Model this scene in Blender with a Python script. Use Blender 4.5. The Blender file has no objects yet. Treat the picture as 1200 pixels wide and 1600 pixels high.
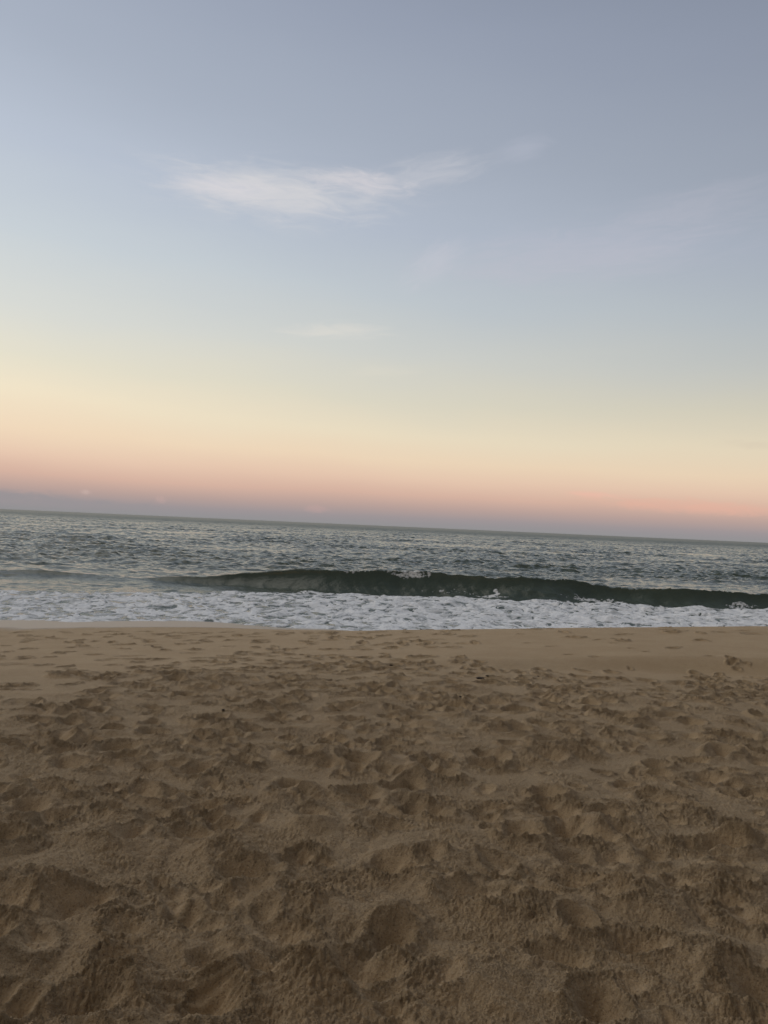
import bpy, math, random
import numpy as np
from math import radians as R
C = bpy.context.scene

# ------------------------------------------------------------------ camera
EYE = 1.5
PITCH = R(0.99)
ROLL = R(2.53)
F = 1246.0                       # focal length in pixels of a 1200 x 1600 picture
cam = bpy.data.cameras.new('camera')
camo = bpy.data.objects.new('camera', cam)
C.collection.objects.link(camo)
cam.sensor_fit = 'VERTICAL'
cam.angle_y = 2 * math.atan(800 / F)
cam.clip_start = 0.05
cam.clip_end = 80000
camo.rotation_mode = 'QUATERNION'
from mathutils import Quaternion, Vector
q = Quaternion((1, 0, 0), R(90) + PITCH) @ Quaternion((0, 0, 1), ROLL)
camo.rotation_quaternion = q
camo.location = (0, 0, EYE)
C.camera = camo

def ray(px, py):
    v = q @ Vector(((px - 600) / F, -(py - 800) / F, -1.0))
    return v.normalized()
def azel(px, py):
    d = ray(px, py)
    return math.degrees(math.atan2(d.x, d.y)), math.degrees(math.asin(d.z))

# ------------------------------------------------------------------ sky
SUN_EL, SUN_AZ = R(58), R(-70)      # the sun has set: the light is the broad glow of the upper sky
W = bpy.data.worlds.new('World'); C.world = W
W.use_nodes = True
nt = W.node_tree; nt.nodes.clear()
def N(t, **k):
    n = nt.nodes.new(t)
    for a, b in k.items(): setattr(n, a, b)
    return n
def put(sock, v):
    if hasattr(v, 'is_linked') or isinstance(v, bpy.types.NodeSocket): nt.links.new(v, sock)
    else: sock.default_value = v
def M(op, a, b=0.0, c=0.0, clamp=False):
    n = N('ShaderNodeMath', operation=op, use_clamp=clamp)
    put(n.inputs[0], a); put(n.inputs[1], b); put(n.inputs[2], c)
    return n.outputs[0]
def MR(v, a, b, c=0.0, d=1.0, smooth=True):
    n = N('ShaderNodeMapRange', interpolation_type='SMOOTHSTEP' if smooth else 'LINEAR')
    put(n.inputs[0], v)
    for i, x in zip((1, 2, 3, 4), (a, b, c, d)): put(n.inputs[i], x)
    return n.outputs[0]
def MIX(f, a, b, mode='MIX'):
    n = N('ShaderNodeMix', data_type='RGBA', blend_type=mode)
    put(n.inputs[0], f); put(n.inputs[6], a); put(n.inputs[7], b)
    return n.outputs[2]
def lin(r, g, b):
    f = lambda c: (c / 255 / 12.92) if c <= 10 else ((c / 255 + .055) / 1.055) ** 2.4
    return (f(r), f(g), f(b), 1)
tc = N('ShaderNodeTexCoord')
sep = N('ShaderNodeSeparateXYZ'); nt.links.new(tc.outputs['Generated'], sep.inputs[0])
X, Y, Z = sep.outputs
DEG = 57.29578
az = M('MULTIPLY', M('ARCTAN2', X, Y), DEG)
el = M('MULTIPLY', M('ARCSINE', Z), DEG)
azc = M('MINIMUM', M('MAXIMUM', az, -70.0), 70.0)
# the gradient sits a little higher towards the left
els = M('MULTIPLY', el, M('ADD', 1.09, M('MULTIPLY', azc, 0.0045)))
comb = N('ShaderNodeCombineXYZ'); put(comb.inputs[0], M('MULTIPLY', az, .03)); put(comb.inputs[1], M('MULTIPLY', el, .12))
nz = N('ShaderNodeTexNoise'); nz.inputs['Scale'].default_value = 1.6; nz.inputs['Detail'].default_value = 4
nt.links.new(comb.outputs[0], nz.inputs['Vector'])
els = M('ADD', els, M('MULTIPLY', M('SUBTRACT', nz.outputs[0], .5), M('MINIMUM', M('MULTIPLY', el, .35), 3.0)))
ramp = N('ShaderNodeValToRGB')
put(ramp.inputs[0], M('DIVIDE', M('MAXIMUM', els, 0.0), 90.0))
STOPS = [(0.0, (146, 145, 147)), (0.6, (154, 147, 150)), (1.5, (184, 160, 153)), (2.5, (213, 178, 161)),
         (3.7, (228, 197, 174)), (5.2, (235, 212, 184)), (7.2, (232, 219, 193)), (9.8, (218, 213, 195)),
         (13.2, (205, 207, 202)), (17.5, (190, 198, 204)), (22.5, (177, 186, 200)), (28.0, (164, 173, 188)),
         (36.0, (151, 160, 178)), (52.0, (112, 123, 143)), (90.0, (84, 97, 120))]
cr = ramp.color_ramp
while len(cr.elements) < len(STOPS): cr.elements.new(0.5)
for e, (p, c) in zip(cr.elements, STOPS):
    e.position = p / 90.0
for e, (p, c) in zip(cr.elements, STOPS):
    e.color = lin(*c)
col = ramp.outputs[0]
# brighter to the left (towards the side where the sun went down)
side = M('SUBTRACT', 1.0, M('MULTIPLY', M('MULTIPLY', azc, .0050), MR(el, 0.0, 12.0)))
side = M('MULTIPLY', side, MR(M('ADD', el, M('MULTIPLY', azc, -.35)), 22.0, 48.0, 1.0, .93))
vm = N('ShaderNodeVectorMath', operation='SCALE'); put(vm.inputs[0], col); put(vm.inputs['Scale'], side)
col = vm.outputs[0]

def wisp(px, py, w, h, tilt, amp, freq=(.22, .7), soft=.45, seed=0.0):
    """feathery cloud patch round the direction of a pixel; w, h half sizes in px"""
    a0, e0 = azel(px, py)
    k = math.degrees(1 / F)
    t = R(tilt)
    da = M('SUBTRACT', az, a0); de = M('SUBTRACT', el, e0)
    u = M('DIVIDE', M('ADD', M('MULTIPLY', da, math.cos(t)), M('MULTIPLY', de, math.sin(t))), w * k)
    v = M('DIVIDE', M('SUBTRACT', M('MULTIPLY', de, math.cos(t)), M('MULTIPLY', da, math.sin(t))), h * k)
    cb = N('ShaderNodeCombineXYZ')
    put(cb.inputs[0], M('MULTIPLY', u, w * k * freq[0])); put(cb.inputs[1], M('MULTIPLY', v, h * k * freq[1])); cb.inputs[2].default_value = seed
    n = N('ShaderNodeTexNoise'); n.inputs['Scale'].default_value = 1; n.inputs['Detail'].default_value = 7
    n.inputs['Roughness'].default_value = .58; n.inputs['Distortion'].default_value = .9
    nt.links.new(cb.outputs[0], n.inputs['Vector'])
    r2 = M('ADD', M('MULTIPLY', u, u), M('MULTIPLY', v, v))
    g = M('EXPONENT', M('MULTIPLY', r2, -1.1))
    m = MR(M('ADD', g, M('MULTIPLY', M('SUBTRACT', n.outputs[0], .5), 1.5)), .5 - soft, .5 + soft + .35)
    return M('MULTIPLY', M('MULTIPLY', m, M('MINIMUM', M('MULTIPLY', g, 2.5), 1.0)), amp)
def over(col, m, rgb): return MIX(m, col, lin(*rgb))
col = over(col, wisp(425, 303, 175, 40, -1, .80, (.3, 1.5), seed=3.1), (216, 214, 215))
col = over(col, wisp(565, 285, 95, 18, -3, .62, (.5, 2.2), seed=1.2), (222, 216, 218))
col = over(col, wisp(350, 292, 85, 16, 2, .55, (.5, 2.2), seed=8.2), (220, 216, 220))
col = over(col, wisp(672, 269, 92, 23, 9, .46, (.35, 1.5), seed=5.3), (204, 204, 210))
col = over(col, wisp(820, 232, 50, 16, 10, .28, seed=6.3), (194, 196, 210))
col = over(col, wisp(680, 412, 62, 26, 32, .36, (.5, 1.5), seed=9.4), (205, 203, 212))
col = over(col, wisp(910, 400, 240, 45, 4, .42, (.3, 1.5), seed=2.4), (192, 190, 202))
col = over(col, wisp(1090, 322, 120, 30, 6, .32, (.3, 1.5), seed=4.4), (186, 186, 198))
col = over(col, wisp(525, 517, 90, 13, 3, .55, (.3, 1.4), seed=7.5), (226, 221, 212))
col = over(col, wisp(600, 580, 60, 10, 2, .18, (.3, 1.4), seed=7.9), (228, 222, 206))
# low bank, far cumulus tops, warm streaks above the horizon
col = over(col, wisp(60, 780, 210, 13, -2.5, .85, (.5, 1.2), .25, seed=1.5), (152, 147, 150))
col = over(col, wisp(133, 769, 9, 5, 0, .40, (1.2, 2.0), .3, seed=2.7), (212, 188, 180))
col = over(col, wisp(252, 780, 12, 7, 0, .30, (1.2, 2.0), .2, seed=4.7), (205, 172, 165))
col = over(col, wisp(495, 795, 25, 8, 0, .30, (1.0, 1.6), .2, seed=5.7), (200, 165, 160))
col = over(col, wisp(930, 773, 60, 6, -2, .55, (.5, 1.5), .3, seed=6.7), (238, 186, 168))
col = over(col, wisp(1090, 792, 170, 13, -2, .50, (.4, 1.6), .3, seed=3.7), (232, 178, 158))
col = over(col, wisp(1170, 695, 60, 8, -4, .22, (.5, 1.5), .3, seed=3.9), (205, 190, 172))

# the sunset half of the sky, behind the camera, is the physical sky
sky = N('ShaderNodeTexSky', sky_type='NISHITA')
sky.sun_disc = False
sky.sun_elevation = R(4)
sky.sun_rotation = R(205)
sky.altitude = 5; sky.dust_density = 2.0
sc = N('ShaderNodeVectorMath', operation='SCALE'); put(sc.inputs[0], sky.outputs[0]); sc.inputs['Scale'].default_value = .09
back = MR(M('MULTIPLY', Y, -1.0), .05, .75)
col = MIX(back, col, sc.outputs[0])
bg = N('ShaderNodeBackground'); put(bg.inputs[0], col); bg.inputs[1].default_value = 1.0
out = N('ShaderNodeOutputWorld'); nt.links.new(bg.outputs[0], out.inputs[0])

# ------------------------------------------------------------------ afterglow lamp
sl = bpy.data.lights.new('sun', 'SUN'); sl.energy = 0.84; sl.angle = R(60); sl.color = (1.0, .90, .76)
so = bpy.data.objects.new('sun', sl); C.collection.objects.link(so)
# direction TO the light
dl = Vector((math.sin(SUN_AZ) * math.cos(SUN_EL), math.cos(SUN_AZ) * math.cos(SUN_EL), math.sin(SUN_EL)))
so.rotation_mode = 'QUATERNION'; so.rotation_quaternion = dl.to_track_quat('Z', 'Y')
so.location = (0, -10, 20)

C.view_settings.view_transform = 'Standard'; C.view_settings.look = 'None'
C.view_settings.exposure = 0.0; C.view_settings.gamma = 1.0
C.render.engine = 'CYCLES'

# ------------------------------------------------------------------ numpy noise
def _hash(ix, iy, seed):
    h = (ix.astype(np.uint32) * np.uint32(374761393)) ^ (iy.astype(np.uint32) * np.uint32(668265263)) ^ np.uint32((seed * 2654435761) & 0xffffffff)
    h = (h ^ (h >> np.uint32(13))) * np.uint32(1274126177)
    return h ^ (h >> np.uint32(16))
def pn(x, y, seed=0):
    x = x.astype(np.float32); y = y.astype(np.float32)
    x0 = np.floor(x); y0 = np.floor(y)
    fx = x - x0; fy = y - y0
    ix = x0.astype(np.int64); iy = y0.astype(np.int64)
    r = 0
    ux = fx * fx * fx * (fx * (fx * 6 - 15) + 10); uy = fy * fy * fy * (fy * (fy * 6 - 15) + 10)
    def g(a, b):
        h = _hash((ix + a) & 0xffffffff, (iy + b) & 0xffffffff, seed)
        t = (h & np.uint32(1023)).astype(np.float32) * np.float32(2 * math.pi / 1024)
        return np.cos(t) * (fx - a) + np.sin(t) * (fy - b)
    n0 = g(0, 0) * (1 - ux) + g(1, 0) * ux
    n1 = g(0, 1) * (1 - ux) + g(1, 1) * ux
    return (n0 * (1 - uy) + n1 * uy) * 1.5
def ss(v, a, b):
    t = np.clip((v - a) / (b - a), 0, 1); return t * t * (3 - 2 * t)
def fbm(x, y, oc, seed, gain=.5, fn=lambda n: n):
    r = 0; a = 1; f = 1
    for k in range(oc):
        r = r + a * fn(pn(x * f + k * 17.3, y * f - k * 9.1, seed + k)); a *= gain; f *= 2.03
    return r

def grid_mesh(name, P, mat, attrs=None, keep=None, kind='structure'):
    """P: rows x cols x 3"""
    nr, nc = P.shape[:2]
    idx = np.arange(nr * nc, dtype=np.int32).reshape(nr, nc)
    quads = np.stack([idx[:-1, :-1], idx[:-1, 1:], idx[1:, 1:], idx[1:, :-1]], -1).reshape(-1, 4)
    V = P.reshape(-1, 3).astype(np.float32)
    if keep is not None:
        kq = (keep[:-1, :-1] | keep[:-1, 1:] | keep[1:, 1:] | keep[1:, :-1]).ravel()
        quads = quads[kq]
        used = np.zeros(nr * nc, bool); used[quads.ravel()] = True
        remap = np.cumsum(used) - 1
        quads = remap[quads].astype(np.int32); V = V[used]
        if attrs: attrs = {k: a.ravel()[used] for k, a in attrs.items()}
    me = bpy.data.meshes.new(name)
    me.vertices.add(len(V)); me.vertices.foreach_set('co', V.ravel())
    me.loops.add(quads.size); me.loops.foreach_set('vertex_index', np.ascontiguousarray(quads).ravel())
    me.polygons.add(len(quads))
    me.polygons.foreach_set('loop_start', np.arange(len(quads), dtype=np.int32) * 4)
    me.polygons.foreach_set('use_smooth', np.ones(len(quads), bool))
    me.update(calc_edges=True)
    for k, a in (attrs or {}).items():
        at = me.attributes.new(k, 'FLOAT', 'POINT'); at.data.foreach_set('value', a.astype(np.float32).ravel())
    me.materials.append(mat)
    o = bpy.data.objects.new(name, me); C.collection.objects.link(o)
    o['kind'] = kind
    return o

# ------------------------------------------------------------------ materials
def newmat(name):
    global nt
    m = bpy.data.materials.new(name); m.use_nodes = True
    nt = m.node_tree; nt.nodes.clear()
    o = N('ShaderNodeOutputMaterial'); b = N('ShaderNodeBsdfPrincipled')
    nt.links.new(b.outputs[0], o.inputs[0])
    return m, b
def attr(name):
    return N('ShaderNodeAttribute', attribute_name=name).outputs['Fac']
def noise(scale, detail=4, rough=.5, vec=None, dist=0.0):
    n = N('ShaderNodeTexNoise'); n.inputs['Scale'].default_value = scale; n.inputs['Detail'].default_value = detail
    n.inputs['Roughness'].default_value = rough; n.inputs['Distortion'].default_value = dist
    if vec is None: vec = N('ShaderNodeTexCoord').outputs['Object']
    nt.links.new(vec, n.inputs['Vector'])
    return n.outputs[0]
def bump(h, dist, strength=1.0, normal=None):
    n = N('ShaderNodeBump'); n.inputs['Distance'].default_value = dist; put(n.inputs['Strength'], strength)
    put(n.inputs['Height'], h)
    if normal is not None: nt.links.new(normal, n.inputs['Normal'])
    return n.outputs[0]

sand, b = newmat('sand')
wet = attr('wet'); rough = attr('rough')
c1 = MIX(MR(noise(1.7, 7, .68), .38, .62), (.425, .298, .166, 1), (.460, .330, .190, 1))
c1 = MIX(M('MULTIPLY', MR(noise(170, 3, .75), .53, .66), .55), c1, (.50, .41, .29, 1))
c1 = MIX(M('MULTIPLY', MR(noise(130, 3, .75), .54, .68), .70), c1, (.13, .085, .05, 1))
c1 = MIX(M('MULTIPLY', MR(noise(90, 3, .6), .5, .8), .22), c1, (.27, .19, .11, 1))
c1 = MIX(wet, c1, (.19, .145, .10, 1))
put(b.inputs['Base Color'], c1)
put(b.inputs['Roughness'], M('SUBTRACT', .75, M('MULTIPLY', wet, .42)))
put(b.inputs['Specular IOR Level'], M('ADD', .32, M('MULTIPLY', wet, .3)))
dry = M('SUBTRACT', 1.0, wet)
n0 = bump(noise(45, 5, .7), .030, M('MULTIPLY', dry, M('ADD', .12, M('MULTIPLY', rough, .88))))
n1 = bump(noise(110, 4, .75), .022, M('MULTIPLY', dry, M('ADD', .25, M('MULTIPLY', rough, .75))), n0)
n2 = bump(noise(520, 2, .6), .0016, M('MULTIPLY', dry, .8), n1)
nt.links.new(n2, b.inputs['Normal'])

water, b = newmat('sea_water')
put(b.inputs['Base Color'], (.072, .092, .073, 1))
b.inputs['IOR'].default_value = 1.33
far = attr('far')
put(b.inputs['Roughness'], M('ADD', .10, M('MULTIPLY', far, .28)))
put(b.inputs['Specular IOR Level'], M('SUBTRACT', .5, M('MULTIPLY', far, .10)))
tcw = N('ShaderNodeTexCoord').outputs['Object']
mp = N('ShaderNodeMapping'); nt.links.new(tcw, mp.inputs[0]); mp.inputs['Scale'].default_value = (1, 1.5, 1)
r1 = bump(noise(5.5, 4, .6, mp.outputs[0], .3), .05, M('ADD', .5, M('MULTIPLY', far, .9)))
r1 = bump(noise(1.1, 5, .6, mp.outputs[0], .3), .22, far, r1)
nt.links.new(bump(noise(26, 3, .6, mp.outputs[0], .2), .006, .6, r1), b.inputs['Normal'])

foam, b = newmat('sea_foam')
dens = attr('dens')
put(b.inputs['Base Color'], MIX(MR(dens, .0, .62), (.40, .42, .43, 1), (.80, .81, .82, 1)))
b.inputs['Roughness'].default_value = .7
b.inputs['Specular IOR Level'].default_value = .3
nt.links.new(bump(noise(38, 4, .7), .02, .6), b.inputs['Normal'])

# ------------------------------------------------------------------ the beach
SEA = -1.10
def crest_z(x): return np.interp(x, [-30, -9, -7, -3.6, -1.4, 0, 3.5, 6.7, 10, 30], [-.80, -.78, -.76, -.59, -.47, -.37, -.11, .06, .10, .10])
def crest_y(x): return 14.3 - .09 * np.clip(x, -8, 3)
def shore_y(x): return np.interp(x, [-60, -12, -9, -4.7, -1.9, 2, 8, 60], [17, 18.8, 19.05, 19.7, 19.8, 19.9, 20.0, 21]) + .26 * np.sin(x * .83 + 1.1 * np.sin(x * .31)) + .10 * np.sin(x * 2.3 + 2 * np.sin(x * .7))
def base_z(x, y):
    zc = crest_z(x); yc = crest_y(x); ys = shore_y(x)
    up = zc * ss(y, 3.0, yc) - .02 * np.maximum(x, 0) / 6 * ss(y, 5, 8) * (1 - ss(y, 10, yc))
    # hollow in front of the bar on the right, ending in a low step
    dip = np.clip(x / 4.0, 0, 1)
    up = up - dip * .16 * ss(y, 7.5, 9.6) * (1 - ss(y + .10 * np.sin(x * 1.3), 10.15, 10.75)) 
    face = zc + (SEA - zc) * (y - yc) / (ys - yc)
    face = np.where(y > ys, SEA - .10 * (y - ys), face)
    k = .045
    m = np.minimum(up, face)
    z = m - k * np.log(np.exp(-(up - m) / k) + np.exp(-(face - m) / k)) + .0
    z = np.maximum(z, -6)
    # unseen bluff added behind the viewer to shade the near sand
    edge = -1.9 + .5 * np.sin(x * .35) + .25 * np.sin(x * 1.3 + 1)
    z = z + 6.2 * ss(edge - y, 0, 1.8) + .9 * ss(edge - y, 1.5, 12) + .25 * ss(edge - y, -1.0, .4)
    return z
def ground(px, py):
    d = ray(px, py); t = 1.0
    for k in range(4000):
        p = Vector((0, 0, EYE)) + d * t
        if p.z < float(base_z(np.array([p.x]), np.array([p.y]))[0]): break
        t *= 1.003
    return p.x, p.y

def axis_rows():
    ys = [-60, -50, -40, -32, -26, -21, -17, -14, -12, -10.5]
    y = -9.5
    while y < 1.0: ys.append(y); y += .12
    y = 1.0
    while y < 20.5: ys.append(y); y += max(.0036, .0021 * y)
    while y < 90: ys.append(y); y += .25 + (y - 20) * .15
    return np.array(ys)
def axis_cols(n=1500, lim=.74):
    a = np.linspace(-lim, lim, n)
    ext = []; u = lim; s = a[1] - a[0]
    while u < 70: s *= 1.045; u += s; ext.append(u)
    ext = np.array(ext)
    return np.concatenate([-ext[::-1], a, ext])
ys_ = axis_rows(); us_ = axis_cols()
sc_ = np.where(ys_ > .6, ys_ + 1.0, 1.6)
sc_[ys_ > 25] = 26
Yg = np.repeat(ys_[:, None], len(us_), 1); Xg = us_[None, :] * sc_[:, None]
H = base_z(Xg, Yg)
rough_a = np.zeros_like(H); 

# the trodden sand is worked out on an even 1 cm grid (prints, heaps, slumping), then laid over the beach mesh
GX, GY, GS = -9.6, .8, .0105
gxs = np.arange(GX, 9.6, GS, dtype=np.float32); gys = np.arange(GY, 15.6, GS, dtype=np.float32)
x, y = np.meshgrid(gxs, gys)
def trod(x, y):
    t = 1 - ss(y + 1.3 * pn(x * .45, y * .45, 5) + .21 * np.abs(x - .8) ** .9, 8.0, 12.4)
    sl_ = np.exp(-((x + 4.6) / 1.7) ** 2 - ((y - 7.6) / 1.3) ** 2)
    bank = ss(x, 1.6, 2.8) * ss(y + .3 * pn(x * 1.1, y, 6), 9.7, 10.3)
    return np.clip(t * (1 - .95 * sl_) * (1 - .95 * bank), 0, 1)
tr = trod(x, y)
nearw = 1 - ss(y, 2.6, 8.5)
Hb = .026 * fbm(x * .9, y * .9, 2, 11) * (.25 + .75 * tr)      # broad shape, kept apart from the prints
Hd = np.zeros_like(x)
Hb += (.016 + .010 * nearw) * fbm(x * 2.2, y * 2.2, 2, 21, .5) * tr
wa = .35 * pn(x * 2.6, y * 2.6, 511); wb = .35 * pn(x * 2.6, y * 2.6, 512)
Hb += (.002 + .030 * (1 - ss(y, 2.2, 5.6))) * fbm(x * 3.6 + wa, y * 3.9 + wb, 3, 501, .42, lambda n: np.sqrt(n * n + .004) * 1.6 - .45) * tr      # heaped, rounded lumps with creases
Rg = .35 + .3 * tr
rng = random.Random(11)
wx = .018 * pn(x * 7, y * 7, 81) + .006 * pn(x * 21, y * 21, 82)
wy = .018 * pn(x * 7, y * 7, 83) + .006 * pn(x * 21, y * 21, 84)
lump = fbm(x * 13, y * 13, 2, 91, .6)
def window(cx, cy, r):
    a, b_ = int((cy - r - GY) / GS), int((cy + r - GY) / GS); c, d = int((cx - r - GX) / GS), int((cx + r - GX) / GS)
    a, c = max(a, 0), max(c, 0); b_, d = min(b_, len(gys)), min(d, len(gxs))
    if b_ - a < 3 or d - c < 3: return None
    return slice(a, b_), slice(c, d)
def print_at(cx, cy, a, b_, rot, depth, rim=.45, push=0.0, warp=1.0):
    """one footprint: floor, ragged wall, pushed-up rim"""
    w = window(cx, cy, max(a, b_) * 2.3)
    if w is None: return
    X_ = x[w] + wx[w] * warp - cx; Y_ = y[w] + wy[w] * warp - cy
    co, si = math.cos(rot), math.sin(rot)
    p = (X_ * co + Y_ * si) / a; q_ = (-X_ * si + Y_ * co) / b_
    q_ = q_ * (1 + .18 * p)
    r = np.sqrt(p * p + q_ * q_ + 1e-6)
    ins = 1 - ss(r, .55, 1.04)
    m = float(np.mean(Hd[w][ins > .5])) if (ins > .5).any() else 0.0
    floor = m * .5 - depth * (1.15 + .35 * push * p - .6 * np.clip(r * r, 0, 1)) + .16 * depth * lump[w]
    Hd[w] = Hd[w] * (1 - ins) + floor * ins
    rm = np.exp(-((r - 1.32) / .33) ** 2) * (1 + .55 * lump[w]) * np.clip(1 - .7 * push * p / np.maximum(r, .3), 0, 2)
    Hd[w] = Hd[w] * (1 - .30 * np.clip(rm, 0, 1)) + rim * depth * rm
    Rg[w] = Rg[w] * (1 - ins) + .38 * ins
    Rg[w] = np.maximum(Rg[w], np.clip(rm, 0, 1))
def mound_at(cx, cy, a, b_, rot, h, steep=.5):
    w = window(cx, cy, max(a, b_) * 2.4)
    if w is None: return
    X_ = x[w] + wx[w] - cx; Y_ = y[w] + wy[w] - cy
    co, si = math.cos(rot), math.sin(rot)
    p = (X_ * co + Y_ * si) / a; q_ = (-X_ * si + Y_ * co) / b_
    q_ = np.where(q_ < 0, q_ / steep, q_)
    r = np.sqrt(p * p + q_ * q_)
    g = 1 - ss(r, .1, 1.35)
    Hb[w] += h * g * (1 + .12 * lump[w])
    Rg[w] = np.maximum(Rg[w], .9 * g)
def slump(n, deg):
    """dry sand runs down until it lies at its angle of repose"""
    global Hd
    for k in range(n):
        for ax, ds in ((0, (1, 0)), (1, (0, 1)), (2, (1, 1)), (3, (1, -1))):
            lim = math.tan(R(deg)) * GS * (1.414 if ax > 1 else 1.0)
            if ax == 0: A, B = Hd[:-1], Hd[1:]
            elif ax == 1: A, B = Hd[:, :-1], Hd[:, 1:]
            elif ax == 2: A, B = Hd[:-1, :-1], Hd[1:, 1:]
            else: A, B = Hd[:-1, 1:], Hd[1:, :-1]
            d = B - A
            e = (d - np.clip(d, -lim, lim)) * .22
            A += e; B -= e
def density(cx, cy):
    t = 1 - float(ss(np.array([cy + .9 * math.sin(cx * 1.3) + .21 * abs(cx - .8) ** .9]), 8.0, 12.2)[0])
    if (abs(cx + 4.6) / 1.7) ** 2 + ((cy - 7.6) / 1.3) ** 2 < 1.2: t *= .06
    if cx > 2.2 and cy > 9.9: t *= .05
    return t
for k in range(5400):
    if k in (1800, 3600): slump(5, 40)
    cx = rng.uniform(-9, 9); cy = 1.0 + 11.6 * rng.random()
    if rng.random() > density(cx, cy) * (1.0 if cy < 4.5 else .74): continue
    big = rng.random()
    a = rng.uniform(.085, .165) * (.5 if big < .35 else .72 if big < .65 else 1) * .86
    b_ = a * rng.uniform(.55, .95)
    dep = (rng.uniform(.30, .70) if rng.random() < .7 else rng.uniform(.75, 1.1)) * a * (1.10 - .03 * cy)
    print_at(cx, cy, a, b_, rng.gauss(math.pi / 2, .9), dep, rng.uniform(.25, .50), rng.uniform(-1, 1))
    if rng.random() < .18 and cy < 8:
        mound_at(cx + rng.uniform(-.3, .3), cy + rng.uniform(-.3, .3), rng.uniform(.09, .2), rng.uniform(.09, .18), rng.uniform(-.6, .6), rng.uniform(.015, .04), .8)
# the larger heaps and holes that can be made out one by one
def pxm(cy): return cy * 1.0 / F
def M_(px, py, wpx, h, steep=.45, rot=0.0):
    cx, cy = ground(px, py); mound_at(cx, cy, wpx * pxm(cy) * .5, wpx * pxm(cy) * .46, rot, h, .65)
def H_(px, py, wpx, dep, ratio=.7, rot=0.0, rim=.4):
    cx, cy = ground(px, py); a = wpx * pxm(cy) * .5
    print_at(cx, cy, a, a * ratio, rot, dep, rim, rng.uniform(-.6, .6), .8)
for a in [(440, 1415, 200, .085), (600, 1445, 150, .075), (40, 1395, 170, .07), (835, 1440, 230, .09), (1020, 1425, 190, .08),
          (1110, 1500, 200, .07), (480, 1545, 200, .08), (1180, 1320, 110, .06), (730, 1355, 150, .06), (640, 1340, 120, .045),
          (170, 1545, 170, .06), (790, 1545, 240, .06), (480, 1245, 90, .05), (600, 1190, 70, .04), (350, 1330, 110, .05),
          (980, 1400, 120, .05), (150, 1315, 100, .045), (690, 1145, 60, .04), (820, 1185, 110, .05), (1130, 1385, 140, .06)]: M_(*a)
for a in [(565, 1515, 130, .07, .6), (730, 1405, 90, .06, .7), (180, 1505, 70, .065, .8), (372, 1360, 75, .06, .8), (430, 1465, 110, .05, .6),
          (870, 1500, 100, .05, .6), (1000, 1480, 110, .06, .6), (240, 1275, 55, .055, .8), (320, 1258, 55, .05, .8), (236, 1200, 40, .04, .8),
          (440, 1170, 42, .045, .8), (408, 1090, 30, .045, .8), (700, 1155, 45, .035, .8), (940, 1310, 60, .05, .8), (855, 1255, 34, .05, .8),
          (980, 1225, 40, .04, .8), (1085, 1190, 45, .045, .8), (848, 1085, 34, .04, .8), (80, 1235, 85, .05, .6), (610, 1290, 80, .04, .6),
          (1110, 1215, 60, .045, .7), (890, 1105, 30, .035, .7), (300, 1300, 70, .04, .7), (905, 1385, 70, .05, .7), (770, 1260, 60, .035, .7)]: H_(*a)
# single prints on the smoother sand higher up the picture
Hd += Hb; Hb *= 0; slump(9, 42)
for a in [(30, 1038, 40, .02), (25, 1068, 34, .025), (40, 1077, 30, .02),
          (825, 1005, 12, .02), (935, 1000, 14, .02), (958, 1005, 12, .02), (985, 1013, 11, .02), (1008, 1018, 12, .02), (930, 1026, 16, .02),
          (860, 1010, 14, .02), (890, 1023, 14, .02), (1110, 1025, 14, .018), (140, 1012, 20, .015),
          (240, 1008, 22, .018), (300, 1020, 24, .018), (60, 1000, 18, .015), (355, 1010, 18, .018), (430, 1020, 26, .02), (170, 1057, 50, .03),
          (520, 1000, 24, .018), (565, 1012, 24, .018), (610, 1005, 20, .018), (680, 1000, 20, .018), (710, 1010, 16, .018), (480, 1036, 22, .02),
          (1180, 990, 30, .018), (1130, 988, 24, .018), (1060, 986, 20, .015), (1165, 985, 16, .018)]:
    H_(*a, **({} if len(a) > 4 else {'ratio': .7}), rim=.14)
for k in range(800):     # light scuffs all over the flatter sand
    cx = rng.uniform(-8.5, 6.0); cy = rng.uniform(7.8, 15.0)
    if cx > 1.5 and cy > 10.2 and rng.random() < .85: continue
    if cx < -3 and rng.random() < .45: continue
    print_at(cx, cy, rng.uniform(.05, .15), rng.uniform(.04, .08), rng.uniform(0, 3), rng.uniform(.015, .045), rng.uniform(.3, .7), rng.uniform(-1, 1))
for px, py, n in ((1115, 1063, 16), (1180, 1073, 12), (1150, 1040, 7), (170, 1056, 12), (28, 1072, 8)):     # dug-over patches
    cx0, cy0 = ground(px, py)
    for k in range(n):
        print_at(cx0 + rng.gauss(0, .09), cy0 + rng.gauss(0, .14), rng.uniform(.035, .07), rng.uniform(.03, .055), rng.uniform(0, 3), rng.uniform(.025, .05), .5, 0)
slump(3, 50)
def sample(A, X, Y):
    """smooth (cubic) look-up of the even grid"""
    fx = np.clip((X - GX) / GS, 2, A.shape[1] - 4); fy = np.clip((Y - GY) / GS, 2, A.shape[0] - 4)
    ix = fx.astype(np.int32); iy = fy.astype(np.int32); tx = (fx - ix).astype(np.float32); ty = (fy - iy).astype(np.float32)
    def wgt(t): return (-.5 * t + t * t - .5 * t ** 3, 1 - 2.5 * t * t + 1.5 * t ** 3, .5 * t + 2 * t * t - 1.5 * t ** 3, -.5 * t * t + .5 * t ** 3)
    WX, WY = wgt(tx), wgt(ty); out_ = 0
    for j in range(4):
        row = 0
        for i in range(4): row = row + WX[i] * A[iy + j - 1, ix + i - 1]
        out_ = out_ + WY[j] * row
    return out_
r0, r1 = np.searchsorted(ys_, .5), np.searchsorted(ys_, 16.5)
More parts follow.
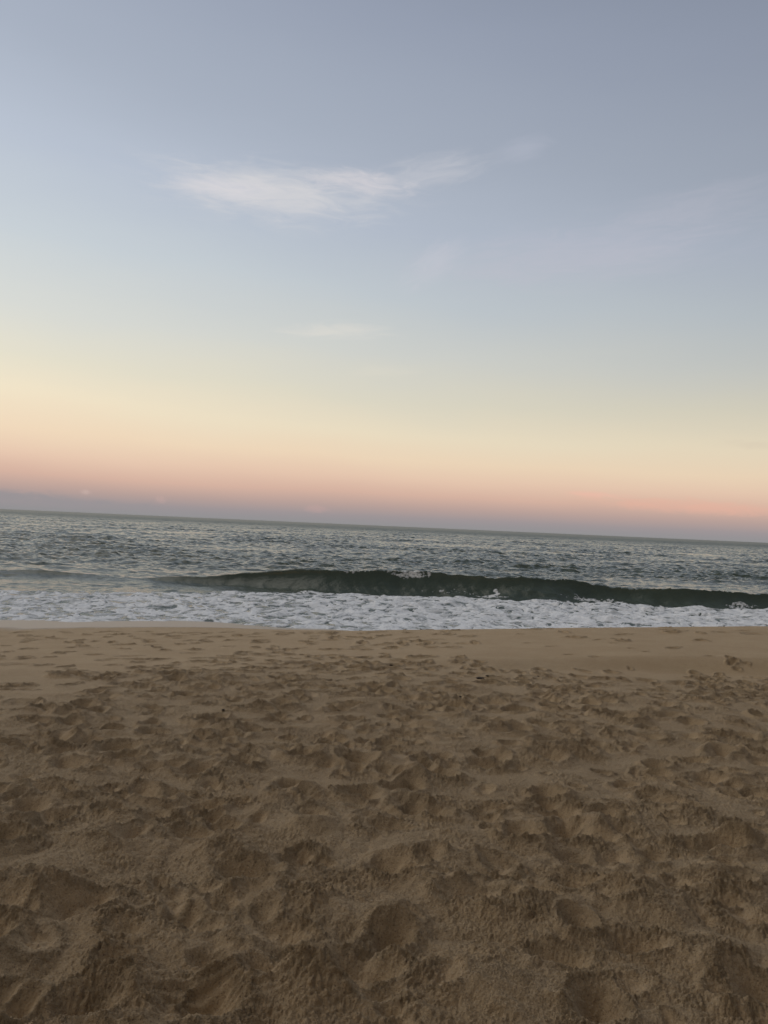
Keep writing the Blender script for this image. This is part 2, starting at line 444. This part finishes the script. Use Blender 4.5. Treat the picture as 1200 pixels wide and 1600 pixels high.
c0, c1_ = np.searchsorted(us_, -1.6), np.searchsorted(us_, 1.6)
SL = (slice(r0, r1), slice(c0, c1_))
x = Xg[SL]; y = Yg[SL]; D = np.maximum(y, 1.2)
G_h, G_r = Hd * np.where(Hd > 0, .76, 1.05), Rg.copy()
Hd = sample(G_h, x, y); Rg = np.clip(sample(G_r, x, y), 0, 1)
tr = trod(x, y)
fade = lambda wl: ss(wl / (D / 797.0), 1.2, 3.0)          # leave out what is finer than the mesh
# crumbs and clods: round lumps with creases between
clod = ss(fbm(x * 3.1, y * 3.1, 2, 47), -.35, .45)         # crumbly here, smooth there
ab = lambda n: np.abs(n) * 1.5 - .4
w1 = .25 * pn(x * 18, y * 18, 401)
Hd += .007 * fbm(x * 7.5 + w1, y * 8.5, 2, 48, .6, ab) * tr * (.4 + .6 * Rg)
Hd += (.007 + .004 * (1 - ss(y, 2.5, 6))) * fbm(x * 17 + w1, y * 17 - w1, 2, 41, .6, ab) * Rg * (.2 + .8 * tr) * (.3 + .7 * clod) * fade(.06)
Hd += .013 * fbm(x * 40 + w1, y * 40, 2, 44, .6, ab) * (.12 + .88 * Rg) * (.25 + .75 * tr) * (.25 + .75 * clod) * fade(.03)
Hd += .0055 * fbm(x * 95, y * 95, 2, 46, .6, ab) * (.2 + .8 * Rg) * (.4 + .6 * tr) * fade(.014)
# brushed drag marks, bottom centre-left
bx, by = ground(330, 1545)
q1 = np.exp(-((x - bx) / .26) ** 2 - ((y - by) / .12) ** 2)
Hd += .006 * q1 * np.sin((y - by - .35 * (x - bx) + .1 * (x - bx) ** 2) * 190 + 2 * pn(x * 5, y * 20, 99)) 
edge = ss(y, .85, 1.3) * (1 - ss(y, 14.9, 15.5)) * (1 - ss(np.abs(x / (y + 1)), 1.35, 1.55)) * (1 - ss(np.abs(x), 8.9, 9.5))
face_s = 1 - ss(y - crest_y(x), -.4, 1.2)
H[SL] += Hd * edge * (.15 + .85 * face_s)
rough_a[:] = .5
rough_a[SL] = np.clip(Rg, 0, 1)
# far coarse relief where the fan is coarse (sides, added bluff)
side_m = 1 - np.zeros_like(H); side_m[SL] = 1 - edge
H += side_m * (.05 * pn(Xg * 1.1, Yg * 1.1, 7) + .03 * pn(Xg * 3, Yg * 3, 8)) * (1 - ss(Yg, 12, 15))
# damp sand: below the reach of the last waves
runup = .16 + .05 * pn(Xg * .35, Yg * 0 + 3, 55) + .02 * pn(Xg * 1.6, Yg * .3, 56)
wet_a = (1 - ss(H - SEA, runup + .10, runup + .17)) * ss(Yg, 12, 14)
grid_mesh('beach', np.stack([Xg, Yg, H], -1), sand, {'wet': wet_a, 'rough': rough_a})

# ------------------------------------------------------------------ the sea
def wave_h(x):
    return np.interp(x, [-40, -17, -14, -11.5, -9, -7, -5, -2.5, 0, 1.5, 4.2, 6.8, 8.5, 10, 12, 15, 18, 25, 40],
                     [.08, .10, .22, .12, .12, .30, .50, .74, .84, .86, .74, .80, .62, .56, .66, .56, .6, .5, .2])
def wave_y(x): return 31.6 + .10 * np.maximum(x - 6, 0) + .45 * np.sin(x * .23 + .4) + .16 * np.sin(x * .9) + .002 * (x - 2) ** 2 * (x < 2)
rw = np.random.RandomState(4)
comps = []
for k in range(88):
    L = 18 * (0.25 / 18) ** (k / 87.0)
    th = rw.normal(0, .42 + .5 * (k / 87.0)) - math.pi / 2 + .12       # heading to the shore
    A = .0062 * L ** .82 * rw.uniform(.5, 1.4)
    A *= .30 if L > 7 else .42 if L > 3.2 else 1.25
    comps.append((L, th, A, rw.uniform(0, 6.28)))
def swell(x, y, spacing):
    z = np.zeros(x.shape, np.float32)
    gate = ss(y, 17, 42); 
    for L, th, A, ph in comps:
        kx, ky = math.cos(th) * 6.2832 / L, math.sin(th) * 6.2832 / L
        f = ss(L / spacing, 1.3, 3.2)
        if not (f > 0).any(): continue
        a = (kx * x + ky * y + ph).astype(np.float32)
        g = gate if L > 2.5 else (.35 + .65 * gate)
        s = np.sin(a)
        z += A * f * g * (s + .28 * (s * s * 2 - 1) * (1 if L > 1 else .5))
    return z
def patch(x, y):   # gusts: rougher and calmer stretches
    return np.clip(1 + .7 * fbm(x * .045, y * .06, 2, 201), .35, 1.9)
def sea_z(x, y, spacing):
    yc = wave_y(x); h = wave_h(x)
    h = h * (1 + .07 * pn(x * .7, y * 0, 211) + .03 * pn(x * 2.1, y * 0, 212))
    s = y - yc
    wf = 1.15 * np.clip(h / .8, .5, 1.1)
    front = np.clip((s + wf) / wf, 0, 1) ** 1.75
    back = np.exp(-(np.maximum(s, 0) / (1.9 + .8 * h)) ** 1.5)
    p = np.where(s < 0, front, back)
    z = SEA + h * p - .07 * h * np.exp(-((s + wf + .5) / .9) ** 2)
    cr = np.clip(p, 0, 1) * np.clip(h / .6, 0, 1) * (s < 1.2)
    z = z + swell(x, y, spacing) * patch(x, y) * (1 - .82 * cr * (s < 0))
    # second low swell farther out on the left
    z = z + .20 * np.exp(-((y - 37 - .1 * x) / .8) ** 2) * np.exp(-((x + 17) / 7) ** 2)
    dy = -.26 * h * np.where(s < 0, front, back) ** 3 * np.clip(h / .55, 0, 1) ** 2      # crest leans over its face
    return z, dy, s, p, h
rows = []
yy = 15.5
while yy < 36: rows.append(yy); yy += .034
while yy < 900: rows.append(yy); yy += .0020 * yy - .0380 if yy < 60 else .0019 * yy
while yy < 45000: rows.append(yy); yy *= 1.12
rows = np.array(rows)
cols = axis_cols(1300, .70)
scl = np.where(rows < 900, rows + 3, 903 + (rows - 900) * .6)
Ys = np.repeat(rows[:, None], len(cols), 1); Xs = cols[None, :] * scl[:, None]
ro_sp = np.gradient(rows)[:, None]
du = np.gradient(cols)[None, :]
spacing = np.maximum(ro_sp * .9, du * scl[:, None])
Zs, dY, s_, p_, h_ = sea_z(Xs, Ys, spacing)
far_a = ss(Ys, 70, 600)
grid_mesh('sea', np.stack([Xs, Ys + dY, Zs], -1), water, {'far': far_a})

# ------------------------------------------------------------------ foam lying on the water
rows = np.arange(16.0, 36.5, .028)
cols = axis_cols(1400, .66); cols = cols[(cols > -3) & (cols < 3)]
Yf = np.repeat(rows[:, None], len(cols), 1); Xf = cols[None, :] * (rows + 3)[:, None]
sp = np.maximum(.03, np.gradient(cols)[None, :] * (rows + 3)[:, None])
Zf, dYf, s, p, h = sea_z(Xf, Yf, sp)
wxf = Xf + .25 * pn(Xf * 1.3, Yf * 1.3, 301) + .08 * pn(Xf * 4, Yf * 4, 302)
wyf = Yf + .25 * pn(Xf * 1.3, Yf * 1.3, 303) + .08 * pn(Xf * 4, Yf * 4, 304)
cell = fbm(wxf * 1.3, wyf * .95, 4, 311, .66, lambda n: np.abs(n) * 1.6 - .35)      # thin bright lines round dark cells
bub = fbm(wxf * 2.6, wyf * 1.9, 4, 321, .72)
holes = ss(fbm(wxf * 2.6, wyf * 1.5, 4, 325, .65), .42, .75)
wf = 1.15 * np.clip(h / .8, .5, 1.1)
# white water between the foot of the wave and the sand
inner = ss(Yf - shore_y(Xf), -3, .2) * 0 + 1
foot = -wf - .15 + .35 * pn(Xf * .5, Yf * 0, 331)
lefty = np.interp(Xf, [-30, -14, -9, -5, -3, 0, 4, 30], [24.6, 24.8, 26.2, 28.3, 29.6, 40, 40, 40])
zone = (1 - ss(s, foot - .25, foot + .1)) * (1 - ss(Yf + .8 * pn(Xf * .6, Yf * .9, 341), lefty, lefty + .9))
m = zone * (.64 + .12 * ss(Xf, -6, 3)) - .56 * ss(cell, -.15, .35) * (1 - .22 * ss(Xf, -4, 4)) + .36 * bub - .75 * holes
m = m * (zone > .02) - .3 * (1 - zone)
# spilling crest and streaks on the wave
def blob(cx, w, s0, s1, k=1.0, seed=0):
    return k * np.exp(-((Xf - cx) / w) ** 2) * ss(s, s0 - .12, s0 + .05) * (1 - ss(s, s1, s1 + .15))
ragged = .4 * pn(Xf * 2.2, s * 5, 351) + .5 * pn(Xf * 7, s * 12, 352) + .5 * pn(Xf * 15, s * 22, 353)
w_ = blob(1.3, .75, -.20, .25, .98) + blob(-1.0, 1.2, -.05, .06, .42) + blob(6.9, .9, -.06, .06, .36)
w_ = w_ + blob(14.3, .8, -.85, -.45, .62)
yl = 4.55 + .35 * (s + .5)
w_ = w_ + 1.1 * np.exp(-((Xf - yl - .12 * pn(s * 4, Xf * 0, 361)) / .10) ** 2) * ss(s, -1.15, -1.0) * (1 - ss(s, -.45, -.3))
w_ = w_ + .95 * np.exp(-((Xf - 4.3) / .7) ** 2) * np.exp(-((s + .95) / .14) ** 2)
w_ = w_ + .9 * np.exp(-((Xf - 8.6) / 1.4) ** 2) * np.exp(-((s + .72) / .20) ** 2)
w_ = w_ + .36 * np.exp(-((Xf - 2.6) / 1.6) ** 2) * np.exp(-((s + .7) / .3) ** 2)
m2 = w_ - .58 + ragged * 1.25 * np.clip(w_ * 2, 0, 1)
mm = np.maximum(m, m2)
# swash edge: a thin broken line of foam where the water ends
depth_w = Zf - base_z(Xf, Yf)
thick = np.clip(mm, -.5, .6)
lumps = np.clip(bub, -1, 1.2) * .5 + .5 * fbm(Xf * 9, Yf * 9, 2, 371)
Zf = Zf + thick * .022 - .002 + np.clip(thick, 0, 1) * .045 * np.clip(lumps, 0, 1)
keep = (mm > -.12)
o = grid_mesh('sea_foam', np.stack([Xf, Yf + dYf - .012 * np.clip(mm * 3, 0, 1) * (s < 0), Zf], -1), foam, {'dens': np.clip(mm, 0, 1)}, keep, kind='stuff')
o['label'] = 'white foam of the broken wave washing over the shallow water'
o['category'] = 'foam'

# ------------------------------------------------------------------ dark scraps lying on the sand
weed, b = newmat('dark_seaweed')
put(b.inputs['Base Color'], MIX(noise(60, 3), (.012, .008, .006, 1), (.035, .022, .014, 1)))
b.inputs['Roughness'].default_value = .75
import bmesh
deps = bpy.context.evaluated_depsgraph_get
beach = bpy.data.objects['beach']
def surf(px, py):
    cx, cy = ground(px, py)
    # follow the line of sight on to the finished relief, so that the scrap lies on a slope that shows
    d = ray(px, py); t = 3.0
    while t < 30:
        p = Vector((0, 0, EYE)) + d * t
        i = int(np.searchsorted(ys_, p.y)); j = int(np.searchsorted(us_, p.x / sc_[i]))
        if p.z < H[i, j]: break
        t += .01
    return p.x, p.y, float(H[i, j])
def scrap(px, py, w, seed, label):
    """crumpled lump of weed: a few bent blades grown out of one knotted clump"""
    cx, cy, cz = surf(px, py); r_ = random.Random(seed)
    bm = bmesh.new()
    bmesh.ops.create_icosphere(bm, subdivisions=3, radius=.5)
    for v in bm.verts:
        n = v.co.normalized()
        k = 1 + .35 * math.sin(n.x * 7 + seed) * math.sin(n.y * 6 + 2 * seed) + .22 * math.sin(n.z * 9 + n.x * 11 + seed)
        v.co = Vector((v.co.x * w * k, v.co.y * w * .7 * k, max(v.co.z, -.15) * w * .42 * k))
    for k in range(7):
        a = r_.uniform(0, 6.28); L = w * r_.uniform(.5, 1.1); pts = []
        bend = r_.uniform(-1, 1)
        for t in range(6):
            f = t / 5; aa = a + bend * f
            pts.append((Vector((math.cos(aa) * L * f, math.sin(aa) * L * f, w * .16 * math.sin(f * 3) + .003)), w * .07 * (1 - .8 * f), aa))
        vs = []
        for p_, rr, aa in pts:
            nx, ny = -math.sin(aa) * rr, math.cos(aa) * rr
            vs.append([bm.verts.new(p_ + Vector((nx, ny, 0))), bm.verts.new(p_ + Vector((0, 0, rr * .6))), bm.verts.new(p_ - Vector((nx, ny, 0))), bm.verts.new(p_ - Vector((0, 0, rr * .6)))])
        for t in range(5):
            for e in range(4): bm.faces.new((vs[t][e], vs[t][(e + 1) % 4], vs[t + 1][(e + 1) % 4], vs[t + 1][e]))
    me = bpy.data.meshes.new('seaweed_scrap'); bm.to_mesh(me); bm.free(); me.materials.append(weed)
    for p_ in me.polygons: p_.use_smooth = True
    o = bpy.data.objects.new('seaweed_scrap', me); C.collection.objects.link(o)
    o.location = (cx, cy, cz + w * .06); o.rotation_euler = (0, 0, r_.uniform(0, 6))
    o['label'] = label; o['category'] = 'seaweed'; o['group'] = 'dark scraps of seaweed scattered on the sand'
scrap(751, 1061, .075, 1, 'largest dark seaweed scrap, on the sand right of centre below the waterline')
scrap(761, 1058, .030, 2, 'small dark scrap just beside and behind the largest seaweed scrap')
scrap(611, 1040, .040, 3, 'dark scrap on flat sand in the middle, left of the largest scrap')
scrap(238, 1010, .040, 4, 'dark speck of seaweed near the wet sand, at far left of the beach')
scrap(349, 1110, .026, 5, 'tiny dark scrap on trampled sand left of centre, among footprints')
scrap(719, 1090, .022, 6, 'tiny dark scrap in front of the largest seaweed scrap')
scrap(841, 1057, .024, 7, 'tiny dark scrap right of the largest seaweed scrap, towards the smooth berm')
